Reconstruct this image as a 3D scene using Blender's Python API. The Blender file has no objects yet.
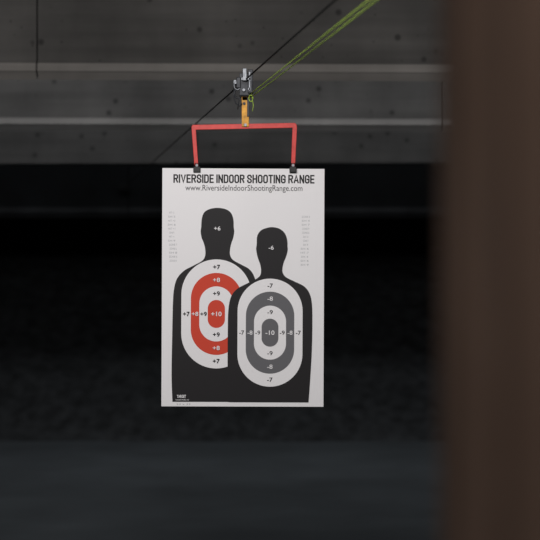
import bpy, bmesh, math, random
from mathutils import Vector, Matrix, noise
random.seed(4)
scn = bpy.context.scene
scn.view_settings.view_transform = 'Standard'
scn.view_settings.look = 'None'

def lin(c):
    return tuple((v/255/12.92 if v/255 <= 0.04045 else ((v/255+0.055)/1.055)**2.4) for v in c)

# ------------------------------------------------------------------ materials
def mat(name, rgb, rough=0.7, metal=0.0, var=0.0, scale=8.0, bump=0.0, bscale=60.0, coord='Object'):
    m = bpy.data.materials.new(name); m.use_nodes = True
    nt = m.node_tree; b = nt.nodes['Principled BSDF']
    c = lin(rgb)
    b.inputs['Base Color'].default_value = (*c, 1)
    b.inputs['Roughness'].default_value = rough
    b.inputs['Metallic'].default_value = metal
    b.inputs['Specular IOR Level'].default_value = 0.3
    tc = nt.nodes.new('ShaderNodeTexCoord')
    if var > 0:
        n = nt.nodes.new('ShaderNodeTexNoise'); n.inputs['Scale'].default_value = scale
        n.inputs['Detail'].default_value = 6
        nt.links.new(tc.outputs[coord], n.inputs['Vector'])
        r = nt.nodes.new('ShaderNodeValToRGB')
        r.color_ramp.elements[0].position = 0.3; r.color_ramp.elements[1].position = 0.7
        r.color_ramp.elements[0].color = (*[v*(1-var) for v in c], 1)
        r.color_ramp.elements[1].color = (*[min(1, v*(1+var)) for v in c], 1)
        nt.links.new(n.outputs['Fac'], r.inputs['Fac'])
        nt.links.new(r.outputs['Color'], b.inputs['Base Color'])
    if bump > 0:
        n2 = nt.nodes.new('ShaderNodeTexNoise'); n2.inputs['Scale'].default_value = bscale
        n2.inputs['Detail'].default_value = 4
        nt.links.new(tc.outputs[coord], n2.inputs['Vector'])
        bp = nt.nodes.new('ShaderNodeBump'); bp.inputs['Strength'].default_value = bump
        nt.links.new(n2.outputs['Fac'], bp.inputs['Height'])
        nt.links.new(bp.outputs['Normal'], b.inputs['Normal'])
    return m

def baffle_mat(name, rgb, spots=True, var=0.3):
    """painted panels with smudges and lead-splash pock marks"""
    m = mat(name, rgb, rough=0.8, var=var, scale=1.9, bump=0.2, bscale=18)
    nt = m.node_tree; b = nt.nodes['Principled BSDF']
    src = b.inputs['Base Color'].links[0].from_socket
    tc = nt.nodes.new('ShaderNodeTexCoord')
    def mult(src, fac):
        mul = nt.nodes.new('ShaderNodeMix'); mul.data_type = 'RGBA'; mul.blend_type = 'MULTIPLY'; mul.inputs['Factor'].default_value = 1
        nt.links.new(src, mul.inputs['A']); nt.links.new(fac, mul.inputs['B']); return mul.outputs['Result']
    def smear(scale3, lo, hi, sc=1.5):
        mp = nt.nodes.new('ShaderNodeMapping'); mp.inputs['Scale'].default_value = scale3
        nt.links.new(tc.outputs['Object'], mp.inputs['Vector'])
        n = nt.nodes.new('ShaderNodeTexNoise'); n.inputs['Scale'].default_value = sc; n.inputs['Detail'].default_value = 7
        nt.links.new(mp.outputs['Vector'], n.inputs['Vector'])
        mr = nt.nodes.new('ShaderNodeMapRange'); mr.inputs['From Min'].default_value = 0.3; mr.inputs['From Max'].default_value = 0.7
        mr.inputs['To Min'].default_value = lo; mr.inputs['To Max'].default_value = hi
        nt.links.new(n.outputs['Fac'], mr.inputs['Value']); return mr.outputs['Result']
    out = mult(src, smear((0.4,6,8), 0.8, 1.2))
    out = mult(out, smear((5,5,0.8), 0.9, 1.08, 1.2))
    def spotmask(scale, r0, r1, lo):
        v = nt.nodes.new('ShaderNodeTexVoronoi'); v.inputs['Scale'].default_value = scale
        nt.links.new(tc.outputs['Object'], v.inputs['Vector'])
        q = nt.nodes.new('ShaderNodeMapRange'); q.interpolation_type = 'SMOOTHSTEP'
        q.inputs['From Min'].default_value = r0; q.inputs['From Max'].default_value = r1
        q.inputs['To Min'].default_value = lo; q.inputs['To Max'].default_value = 1.0
        nt.links.new(v.outputs['Distance'], q.inputs['Value']); return q.outputs['Result']
    if spots:
        out = mult(out, spotmask(7, 0.06, 0.17, 0.4))
        out = mult(out, spotmask(15, 0.04, 0.14, 0.6))
    nt.links.new(out, b.inputs['Base Color'])
    return m

M_paper = mat('paper', (229,226,227), 0.85, bump=0.02, bscale=30)
M_black = mat('ink_black', (26,23,25), 0.6)
M_white = mat('ink_white', (229,226,227), 0.85)
M_red = mat('ink_red', (200,66,46), 0.7)
M_grey = mat('ink_grey', (98,97,100), 0.7)
M_lgrey = mat('ink_light_grey', (165,165,168), 0.7)
M_frame = mat('red_paint', (200,60,55), 0.45, var=0.15, scale=40)
M_clip = mat('black_clip', (18,18,20), 0.4)
M_steel = mat('zinc_steel', (110,112,116), 0.45, metal=0.7, var=0.35, scale=60)
M_dsteel = mat('dark_steel', (50,51,54), 0.5, metal=0.5, var=0.3, scale=50)
M_yellow = mat('yellow_bracket', (205,145,45), 0.5, var=0.35, scale=60)
M_cable = mat('cable_wire', (12,12,13), 0.6)
M_green = mat('green_cord', (165,195,75), 0.6)
M_wood = mat('brown_laminate', (106,86,74), 0.6, var=0.15, scale=7)
M_woodtrim = mat('brown_trim', (88,71,61), 0.6, var=0.15, scale=10)
M_floor = mat('floor_concrete', (70,75,79), 0.9, var=0.2, scale=1.3, bump=0.35, bscale=25)
M_rubber = mat('rubber_crumb', (42,44,46), 0.95, var=0.5, scale=9, bump=0.6, bscale=40)
M_wall = mat('wall_black', (26,27,28), 0.95, var=0.3, scale=2)
M_ceil = mat('ceiling_dark', (48,48,48), 0.9, var=0.2, scale=2)
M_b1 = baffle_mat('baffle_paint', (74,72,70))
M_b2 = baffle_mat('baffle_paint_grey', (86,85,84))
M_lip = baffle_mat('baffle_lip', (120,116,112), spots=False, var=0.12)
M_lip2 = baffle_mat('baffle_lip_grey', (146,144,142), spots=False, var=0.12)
M_b4 = mat('baffle_rubber', (24,25,27), 0.95, var=0.4, scale=3)
M_lip4 = mat('baffle_lip_dark', (48,49,51), 0.9, var=0.4, scale=3)

# ------------------------------------------------------------------ helpers
def link(ob, parent=None):
    scn.collection.objects.link(ob)
    if parent: ob.parent = parent
    return ob

def mesh_obj(name, bm, mats, parent=None, smooth=False):
    bmesh.ops.recalc_face_normals(bm, faces=bm.faces)
    me = bpy.data.meshes.new(name); bm.to_mesh(me); bm.free()
    for m in mats: me.materials.append(m)
    if smooth:
        for p in me.polygons: p.use_smooth = True
    return link(bpy.data.objects.new(name, me), parent)

def add_box(bm, x0,x1,y0,y1,z0,z1, mi=0, bevel=0.0):
    r = bmesh.ops.create_cube(bm, size=1)
    vs = r['verts']
    for v in vs:
        v.co = Vector(((x0+x1)/2+v.co.x*(x1-x0), (y0+y1)/2+v.co.y*(y1-y0), (z0+z1)/2+v.co.z*(z1-z0)))
    fs = set(f for v in vs for f in v.link_faces)
    for f in fs: f.material_index = mi
    if bevel > 0:
        es = set(e for v in vs for e in v.link_edges)
        rr = bmesh.ops.bevel(bm, geom=list(es), offset=bevel, segments=2, affect='EDGES', profile=0.5)
        for f in rr['faces']: f.material_index = mi

def add_cyl(bm, c, axis, r, h, mi=0, seg=20):
    rot = Vector((0,0,1)).rotation_difference(Vector(axis).normalized()).to_matrix().to_4x4()
    rr = bmesh.ops.create_cone(bm, cap_ends=True, segments=seg, radius1=r, radius2=r, depth=h, matrix=Matrix.Translation(c) @ rot)
    for f in set(f for v in rr['verts'] for f in v.link_faces): f.material_index = mi

def add_tube(bm, pts, r, mi=0, seg=8, cyclic=False):
    pts = [Vector(p) for p in pts]; rings = []; n = len(pts)
    for i,p in enumerate(pts):
        if cyclic: t = pts[(i+1)%n]-pts[i-1]
        else: t = pts[min(i+1,n-1)]-pts[max(i-1,0)]
        t.normalize()
        up = Vector((0,1,0)) if abs(t.y) < 0.8 else Vector((0,0,1))
        a = t.cross(up).normalized(); b = t.cross(a)
        rings.append([bm.verts.new(p + r*(math.cos(2*math.pi*k/seg)*a + math.sin(2*math.pi*k/seg)*b)) for k in range(seg)])
    for i in range(n if cyclic else n-1):
        A, B = rings[i], rings[(i+1)%n]
        for k in range(seg):
            f = bm.faces.new((A[k],A[(k+1)%seg],B[(k+1)%seg],B[k])); f.material_index = mi; f.smooth = True
    if not cyclic:
        for R in (rings[0], rings[-1]):
            f = bm.faces.new(R); f.material_index = mi

# ------------------------------------------------------------------ room shell
XW = 5.0
def box_obj(name, dims, m, bevel=0.0, parent=None):
    bm = bmesh.new(); add_box(bm, *dims, bevel=bevel); return mesh_obj(name, bm, [m], parent)
box_obj('floor', (-XW,XW,-2.5,15,-0.1,0), M_floor)
box_obj('ceiling', (-XW,XW,-2.5,15,3.6,3.7), M_ceil)
box_obj('wall_back', (-XW,XW,14.5,14.6,0,3.6), M_wall)
box_obj('wall_left', (-XW-0.1,-XW,-2.5,15,0,3.6), M_wall)
box_obj('wall_right', (XW,XW+0.1,-2.5,15,0,3.6), M_wall)

# ceiling baffles with a pressed lip at the bottom edge
def baffle(y, zb, lip, mats, yaw=0.0, roll=0.0, seams=(-XW,-3.05,-1.22,1.6,3.2,XW)):
    bm = bmesh.new()
    top = 3.6
    prof = [(y,zb+lip),(y,top),(y+0.05,top),(y+0.05,zb+lip+0.01),(y+0.05,zb+0.02),(y+0.02,zb),(y-0.012,zb+lip*0.42),(y-0.02,zb+lip*0.48),(y-0.02,zb+lip*0.96)]
    for a,b in zip(seams[:-1],seams[1:]):
        a+=0.004; b-=0.004
        def ring(x): return [bm.verts.new((x,p[0]+x*yaw,p[1]+(x*roll if p[1]<top else 0))) for p in prof]
        L,R=ring(a),ring(b); n=len(prof)
        for i in range(n):
            f=bm.faces.new((L[i],L[(i+1)%n],R[(i+1)%n],R[i]))
            f.material_index = 1 if i in (4,5,6,7,8) else 0
        bm.faces.new(L); bm.faces.new(R)
    return mesh_obj('ceiling_baffle', bm, mats)
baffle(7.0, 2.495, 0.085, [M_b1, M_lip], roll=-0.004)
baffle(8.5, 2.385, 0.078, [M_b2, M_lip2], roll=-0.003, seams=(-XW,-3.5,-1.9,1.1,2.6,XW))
baffle(10.0, 2.286, 0.03, [M_b2, M_b2], roll=0.002, seams=(-XW,-2.4,-0.55,1.9,3.4,XW))
baffle(11.5, 1.95, 0.09, [M_b4, M_lip4])

# rubber-crumb berm
bm = bmesh.new()
nx, ny = 160, 70; grid=[]
for j in range(ny+1):
    row=[]
    for i in range(nx+1):
        x=-XW+0.01+(2*XW-0.02)*i/nx; t=j/ny; y=11.7+t*2.75
        z=1.75*t**0.9
        z+= 0.05*noise.noise(Vector((x*2,y*2,0)))+0.035*noise.noise(Vector((x*7,y*7,3)))
        y+= 0.10*noise.noise(Vector((x*1.5,0,7)))*(1-t)
        row.append(bm.verts.new((x,y,max(z,0.0) if j else 0.0)))
    grid.append(row)
for j in range(ny):
    for i in range(nx):
        bm.faces.new((grid[j][i],grid[j][i+1],grid[j+1][i+1],grid[j+1][i]))
b0=[bm.verts.new((grid[ny][i].co.x,14.45,0)) for i in range(nx+1)]
for i in range(nx): bm.faces.new((grid[ny][i],grid[ny][i+1],b0[i+1],b0[i]))
mesh_obj('rubber_berm', bm, [M_rubber], smooth=True)

# ------------------------------------------------------------------ shooting-stall structure
def stall(x0, name='stall_divider'):
    bm = bmesh.new()
    add_box(bm, x0, x0+0.05, 0.15, 1.04, 0, 2.16, 0, 0.003)
    add_box(bm, x0-0.006, x0+0.056, 1.04, 1.10, 0, 2.16, 1, 0.004)
    add_box(bm, x0-0.004, x0+0.054, 0.80, 0.83, 0.0, 2.16, 1, 0.002)
    return mesh_obj(name, bm, [M_wood, M_woodtrim])
stall(0.1455); stall(-1.45)
box_obj('stall_header_beam', (-1.6,1.4,0.82,0.94,2.16,2.30), M_dsteel, 0.004)
box_obj('stall_post', (1.25,1.33,0.83,0.93,0,2.16), M_dsteel, 0.004)

# ------------------------------------------------------------------ cables
D0 = Vector((-0.0936,5.0,2.211)); dirc = Vector((-0.179,1,0))
bm = bmesh.new()
a = D0 + dirc*(-4.06); b = D0 + dirc*(6.47)
add_tube(bm, [a, D0, b], 0.003)
add_box(bm, b.x-0.04,b.x+0.04, 11.44,11.48, b.z-0.03,b.z+0.03, 0, 0.004)
mesh_obj('trolley_cable', bm, [M_cable])
bm = bmesh.new()
def cord(start, end, sag, r):
    pts=[]
    for k in range(25):
        t=k/24; p=Vector(start).lerp(Vector(end),t); p.z-=sag*4*t*(1-t); pts.append(p)
    add_tube(bm, pts, r, seg=6)
cord((0.668,0.94,2.165),(-0.079,4.97,2.150),-0.0,0.0019)
cord((0.700,0.94,2.20),(-0.072,4.97,2.142),0.012,0.0019)
mesh_obj('drive_cord', bm, [M_green])

# ------------------------------------------------------------------ paper target artwork (design units: 1 unit = s metres)
s = 0.003743; CX, CY = 243.0, 288.0
def P(px,py,y=0.0): return Vector(((px-CX)*s, y, (CY-py)*s))

bm = bmesh.new()
add_box(bm, (162-CX)*s,(324-CX)*s, 0.0,0.0006, (CY-406.5)*s,(CY-168.5)*s, 0)
MI = {'paper':0,'black':1,'white':2,'red':3,'grey':4,'lgrey':5}
def poly(pts, layer, mi):
    vs=[bm.verts.new(P(x,y,-0.0004*layer)) for x,y in pts]
    f=bm.faces.new(vs); f.material_index=MI[mi]
def smooth_open(pts, n=6):
    out=[]
    m=len(pts)
    for i in range(m-1):
        p0=pts[max(i-1,0)];p1=pts[i];p2=pts[i+1];p3=pts[min(i+2,m-1)]
        for k in range(n):
            t=k/n
            out.append(tuple(0.5*((2*p1[d])+(-p0[d]+p2[d])*t+(2*p0[d]-5*p1[d]+4*p2[d]-p3[d])*t*t+(-p0[d]+3*p1[d]-3*p2[d]+p3[d])*t**3) for d in (0,1)))
    out.append(pts[-1]); return out
left=[(173,402),(172,375),(172.5,335),(173,305),(174,290),(177,279),(184,271),(194,265.5),(202,261),(205,256),(205,249),(203.5,243),(201.5,238),(200.5,232),(201,227),(201.5,219),(204,212.5),(210,209),(218,208),(226,209.5),(231,213.5),(233.2,220),(233.5,227),(234,232),(233,238),(231.3,243),(230,249),(230,255),(233,260),(241,264.5),(249,269),(254,276),(257,288),(259,310),(260,402)]
right=[(229,402),(228,372),(228,330),(228.5,310),(231,297),(237,289),(246,284),(255,279.5),(260,275.5),(261,270),(260,264),(258.5,260),(257,255),(256,249),(256.5,244),(257,236),(260.5,230.5),(266,228),(272,227),(279,228.5),(284.5,233),(287,240),(287.3,246),(287.5,250),(286,256),(284,261),(282.6,266),(282.5,272),(286,277),(295,281.5),(304,286),(309.5,293),(312,304),(312.5,325),(312,352),(310.5,380),(309,402)]
def oval(cx,cy,hw,hh,layer,mi,clip=None):
    # stadium: two semicircles joined by straight sides
    pts=[]; d=hh-hw
    for k in range(33):
        a=math.pi*k/32; pts.append((cx+hw*math.cos(a), cy+d+hw*math.sin(a)))
    for k in range(33):
        a=math.pi+math.pi*k/32; pts.append((cx+hw*math.cos(a), cy-d+hw*math.sin(a)))
    poly(pts,layer,mi)
poly(smooth_open(left),1,'black')
oval(216.5,314,35,54.5,2,'white'); oval(216.5,314,25.5,41,3,'red'); oval(216.5,314,17,27.5,4,'white'); oval(216.5,314,8.6,14,5,'red')
poly(smooth_open(right),6,'black')
oval(270.2,332.5,32.5,54,7,'white'); oval(270.2,332.5,24.2,41,8,'grey'); oval(270.2,332.5,16,27,9,'white'); oval(270.2,332.5,8.4,14,10,'grey')

def text(body, cx, cy, h, mi, layer, width=None, bold=0.0):
    cu=bpy.data.curves.new('t','FONT'); cu.body=body; cu.size=1; cu.offset=bold; cu.resolution_u=3
    ob=bpy.data.objects.new('t',cu); scn.collection.objects.link(ob)
    dg=bpy.context.evaluated_depsgraph_get()
    me=bpy.data.meshes.new_from_object(ob.evaluated_get(dg))
    xs=[v.co.x for v in me.vertices]; ys=[v.co.y for v in me.vertices]
    x0,x1,y0,y1=min(xs),max(xs),min(ys),max(ys)
    ky=h/(y1-y0); kx=(width/(x1-x0)) if width else ky
    vs=[bm.verts.new(P(cx+(v.co.x-(x0+x1)/2)*kx, cy-(v.co.y-(y0+y1)/2)*ky, -0.0004*layer)) for v in me.vertices]
    for p in me.polygons:
        try:
            f=bm.faces.new([vs[i] for i in p.vertices]); f.material_index=MI[mi]
        except ValueError: pass
    bpy.data.objects.remove(ob); bpy.data.meshes.remove(me); bpy.data.curves.remove(cu)

# condensed grotesque capitals drawn as mitred strokes (for the title line)
w=0.40
G={'R':(w,[([(0,0),(0,1),(w*.7,1),(w,.9),(w,.6),(w*.7,.5),(0,.5)],0),([(w*.55,.5),(w,0)],0)]),
 'I':(0,[([(0,0),(0,1)],0)]),
 'V':(w*1.1,[([(0,1),(w*.55,0),(w*1.1,1)],0)]),
 'E':(w*.85,[([(w*.85,1),(0,1),(0,0),(w*.85,0)],0),([(0,.5),(w*.75,.5)],0)]),
 'S':(w,[([(w,.72),(w,.86),(w*.72,1),(w*.28,1),(0,.86),(0,.68),(w*.2,.57),(w*.8,.43),(w,.32),(w,.14),(w*.72,0),(w*.28,0),(0,.14),(0,.28)],0)]),
 'D':(w,[([(0,0),(0,1),(w*.62,1),(w*.9,.93),(w,.8),(w,.2),(w*.9,.07),(w*.62,0)],1)]),
 'N':(w,[([(0,0),(0,1)],0),([(0,1),(w,0)],0),([(w,0),(w,1)],0)]),
 'O':(w,[([(w*.28,0),(0,.15),(0,.85),(w*.28,1),(w*.72,1),(w,.85),(w,.15),(w*.72,0)],1)]),
 'H':(w,[([(0,0),(0,1)],0),([(w,0),(w,1)],0),([(0,.5),(w,.5)],0)]),
 'T':(w*.9,[([(0,1),(w*.9,1)],0),([(w*.45,0),(w*.45,1)],0)]),
 'G':(w,[([(w,.72),(w,.86),(w*.72,1),(w*.28,1),(0,.85),(0,.15),(w*.28,0),(w*.72,0),(w,.14),(w,.47),(w*.55,.47)],0)]),
 'A':(w*1.15,[([(0,0),(w*.575,1),(w*1.15,0)],0),([(w*.2,.3),(w*.95,.3)],0)])}
def stroke_title(body,x0,x1,ytop,ybot,thick,layer):
    gap=0.24; cur=0; items=[]
    for ch in body:
        if ch==' ': cur+=0.24; continue
        gw,st=G[ch]; items.append((cur,st)); cur+=gw+gap
    total=cur-gap; H=(ybot-ytop)-thick; kx=(x1-x0-thick)/total
    n=0
    for ox,st in items:
        for pts,cyc in st:
            q=[Vector((x0+thick/2+(ox+p[0])*kx, ybot-thick/2-p[1]*H)) for p in pts]
            if not cyc:
                d=(q[0]-q[1]).normalized()*thick*0.5
                q[0]=q[0]+(d if abs(d.x)<.05 or abs(d.y)<.05 else d*0.6)
                d=(q[-1]-q[-2]).normalized()*thick*0.5
                q[-1]=q[-1]+(d if abs(d.x)<.05 or abs(d.y)<.05 else d*0.6)
            m=len(q); LR=[]
            for i in range(m):
                a=q[i-1] if (i>0 or cyc) else None; b=q[(i+1)%m] if (i<m-1 or cyc) else None
                d1=(q[i]-a).normalized() if a is not None else (b-q[i]).normalized()
                d2=(b-q[i]).normalized() if b is not None else d1
                n1=Vector((-d1.y,d1.x)); n2=Vector((-d2.y,d2.x)); mm=n1+n2
                mm = mm.normalized() if mm.length>1e-4 else n1
                k=min(1/max(mm.dot(n1),0.3),1.8)*thick/2
                LR.append((q[i]+mm*k,q[i]-mm*k))
            yy=-0.0004*layer-0.00003*(n%4); n+=1
            V=[(bm.verts.new(P(l.x,l.y,yy)),bm.verts.new(P(r.x,r.y,yy))) for l,r in LR]
            for i in range(m if cyc else m-1):
                A,B=V[i],V[(i+1)%m]
                f=bm.faces.new((A[0],B[0],B[1],A[1])); f.material_index=MI['black']
stroke_title('RIVERSIDE INDOOR SHOOTING RANGE',173,314,174.6,183.2,1.45,1)
text('www.RiversideIndoorShootingRange.com', 243.5,188.8,7.6,'black',1,width=117,bold=0.0)
text('+6',217,228.5,4.2,'white',2,6.5,0.01); text('-6',271,247.5,4.2,'white',7,5,0.01)
T=11
for lab,dy,c in (('7',47,'black'),('8',34,'white'),('9',20.5,'black')):
    for sg in (-1,1):
        text('+'+lab,216.5,314+sg*dy,4.3,c,T,7,0.01)
        text('-'+lab,270.2,332.5+sg*dy,4.3,c,T,5.4,0.01)
for lab,dx,c in (('7',30,'black'),('8',21.3,'white'),('9',12.8,'black')):
    text('+'+lab,216.5-dx,314,4.2,c,T,6.6,0.01)
for lab,dx,c in (('7',28.3,'black'),('8',20,'white'),('9',12.2,'black')):
    for sg in (-1,1): text('-'+lab,270.2+sg*dx,332.5,4.2,c,T,5,0.01)
text('+10',216.5,314,4.6,'white',T,10.5,0.015); text('-10',270.2,332.5,4.6,'white',T,9,0.015)
rnd=random.Random(2)
for k in range(13):
    y=213+k*4.0
    text(rnd.choice(['HIT +%d','ZONE %d','SH %d'])%rnd.randint(1,9),171.5+(1.5 if k>7 else 0),y,1.9,'lgrey',1,rnd.choice([5,7,8]))
    text(rnd.choice(['HIT -%d','ZONE %d','SH %d'])%rnd.randint(1,9),305.5-(1 if k>7 else 0),y+3.5,1.9,'lgrey',1,rnd.choice([5,7,8]))
text('TARGET',182,396.5,3.0,'white',2,9,0.03)
text('RANGE PAPER CO',183,400.0,1.2,'white',2,13)
text('23 x 35',184,404.3,1.5,'lgrey',1,14)
paper = mesh_obj('paper_silhouette_target', bm, [M_paper,M_black,M_white,M_red,M_grey,M_lgrey])
paper.location=(-0.1011,5.0,1.4326); paper.rotation_euler=(0, math.radians(0.25), math.radians(0.8))

# red hanger frame
bm = bmesh.new()
out=[(191.5,127),(192.5,125),(294.5,123),(296.6,124.5),(297,128),(295,168),(291,168),(292.4,128),(196,130),(198.6,168),(194.6,168)]
F=[bm.verts.new(P(x,y,-0.006)) for x,y in out]; B=[bm.verts.new(P(x,y,0.002)) for x,y in out]
bm.faces.new(F); bm.faces.new(B)
for i in range(len(out)): bm.faces.new((F[i],F[(i+1)%len(out)],B[(i+1)%len(out)],B[i]))
fr = mesh_obj('frame_bar', bm, [M_frame])
bv=fr.modifiers.new('b','BEVEL'); bv.width=0.0015; bv.segments=2
bm = bmesh.new()
for cx in (197,293):
    add_box(bm,(cx-3.6-CX)*s,(cx+3.6-CX)*s,-0.010,0.008,(CY-172.5)*s,(CY-166.5)*s,0,0.002)
    add_cyl(bm,P(cx,165.5,-0.009),(0,1,0),0.005,0.006,1)
    add_tube(bm,[P(cx-2.2,167,-0.011),P(cx-1.6,163.5,-0.013),P(cx+1.6,163.5,-0.013),P(cx+2.2,167,-0.011)],0.0015,0)
cl = mesh_obj('binder_clips', bm, [M_clip,M_steel])

# trolley
bm = bmesh.new()
Z=lambda py:(CY-py)*s
X=lambda px:(px-CX)*s
for yy in (-0.022,0.016):
    add_box(bm,X(239.5),X(251.5),yy,yy+0.005,Z(96),Z(74),0,0.0015)
add_box(bm,X(241),X(251),-0.017,0.017,Z(97),Z(86),0,0.002)
add_box(bm,X(248),X(253),-0.03,0.01,Z(94),Z(70.5),0,0.002)
add_box(bm,X(249),X(250.5),-0.032,-0.028,Z(92),Z(73),1,0.0006)
add_box(bm,X(242.8),X(247),-0.034,-0.01,Z(82),Z(69.5),1,0.002)
add_box(bm,X(236.5),X(241),-0.026,0.02,Z(89),Z(78),0,0.003)
add_box(bm,X(233.5),X(237),-0.022,0.01,Z(85),Z(80.5),1,0.002)
for px,py in ((243,80),(249,80)):
    add_cyl(bm,P(px,py,0.0),(0,1,0),0.011,0.022,0,24)
    add_cyl(bm,P(px,py,-0.026),(0,1,0),0.006,0.012,1,6)
for px,py in ((244,91),(249.5,90)):
    add_cyl(bm,P(px,py,-0.027),(0,1,0),0.0055,0.010,1,6)
def loop(cx,cy,rx,rz,r,y,mi): add_tube(bm,[P(cx+rx*math.cos(a),cy+rz*math.sin(a),y) for a in [2*math.pi*k/20 for k in range(20)]],r,mi,cyclic=True)
loop(237.5,86,3.2,4.5,0.0028,-0.02,1); loop(238.2,94,3.4,5.0,0.003,-0.018,0)
add_tube(bm,[P(234.5,88,-0.02),P(233.6,96,-0.02),P(236,104,-0.02),P(240,107,-0.02),P(242,104,-0.015)],0.0025,0)
add_tube(bm,[P(241,96,-0.02),P(239,101,-0.02),P(238,110,-0.02)],0.0018,0)
loop(251,99,2.0,3.2,0.0018,-0.02,3)
add_tube(bm,[P(252,98,-0.022),P(253.5,106,-0.022),P(252.5,112,-0.022)],0.0013,3)
add_box(bm,X(241.8),X(249),-0.012,-0.007,Z(127),Z(97),2,0.0015)
add_box(bm,X(241.8),X(249),0.004,0.009,Z(127),Z(97),2,0.0015)
add_box(bm,X(242),X(248.8),-0.012,0.009,Z(101),Z(97),2,0.0015)
add_box(bm,X(247.2),X(249.4),-0.016,-0.010,Z(117),Z(98),0,0.001)
add_cyl(bm,P(245.4,125.3,-0.004),(0,1,0),0.006,0.024,1,6)
add_cyl(bm,P(244.3,104,-0.012),(0,1,0),0.005,0.008,0,12)
tr = mesh_obj('cable_trolley_parts', bm, [M_dsteel,M_steel,M_yellow,M_green])
carrier = bpy.data.objects.new('target_carrier_trolley', None); link(carrier)
carrier.location=(-0.1011,5.0,1.4326)
for o,n in ((fr,'hanger_frame'),(cl,'clips'),(tr,'trolley_body')):
    o.parent=carrier; o.name=n

# ------------------------------------------------------------------ lights
def area(name, loc, target, energy, sx, sy, col=(1,1,1)):
    l=bpy.data.lights.new(name,'AREA'); l.shape='RECTANGLE'; l.size=sx; l.size_y=sy; l.energy=energy; l.color=col
    o=bpy.data.objects.new(name,l); link(o); o.location=loc
    o.rotation_euler=(Vector(target)-Vector(loc)).to_track_quat('-Z','Y').to_euler(); return o
area('range_light', (-0.6,1.6,3.2), (-0.1,6.5,1.7), 130, 2.4, 0.5, (1,0.985,0.975))
area('divider_fill', (-0.9,0.35,2.5), (0.15,0.85,1.4), 10, 0.8, 0.4, (1,0.95,0.91))  # unseen fill, added to brighten the divider's left face
area('baffle_light', (0,7.3,3.2), (0,8.6,2.3), 30, 8, 0.2, (0.99,0.99,1))
area('baffle_light', (0,8.8,3.1), (0,10.0,2.2), 19, 8, 0.2, (0.97,0.98,1))
area('downrange_light', (0,10.3,3.3), (0,11.5,0.3), 14, 8, 0.3, (0.92,0.97,1))

wd=bpy.data.worlds.new('world'); scn.world=wd; wd.use_nodes=True
wd.node_tree.nodes['Background'].inputs['Color'].default_value=(0.05,0.052,0.056,1)
wd.node_tree.nodes['Background'].inputs['Strength'].default_value=1

cam=bpy.data.cameras.new('camera'); co=bpy.data.objects.new('camera',cam); link(co)
co.location=(0,0,1.5); co.rotation_euler=(math.radians(90),0,0)
cam.sensor_width=36; cam.lens=36*1336/540; cam.clip_start=0.02
cam.dof.use_dof=True; cam.dof.focus_distance=5.0; cam.dof.aperture_fstop=2.6
scn.camera=co
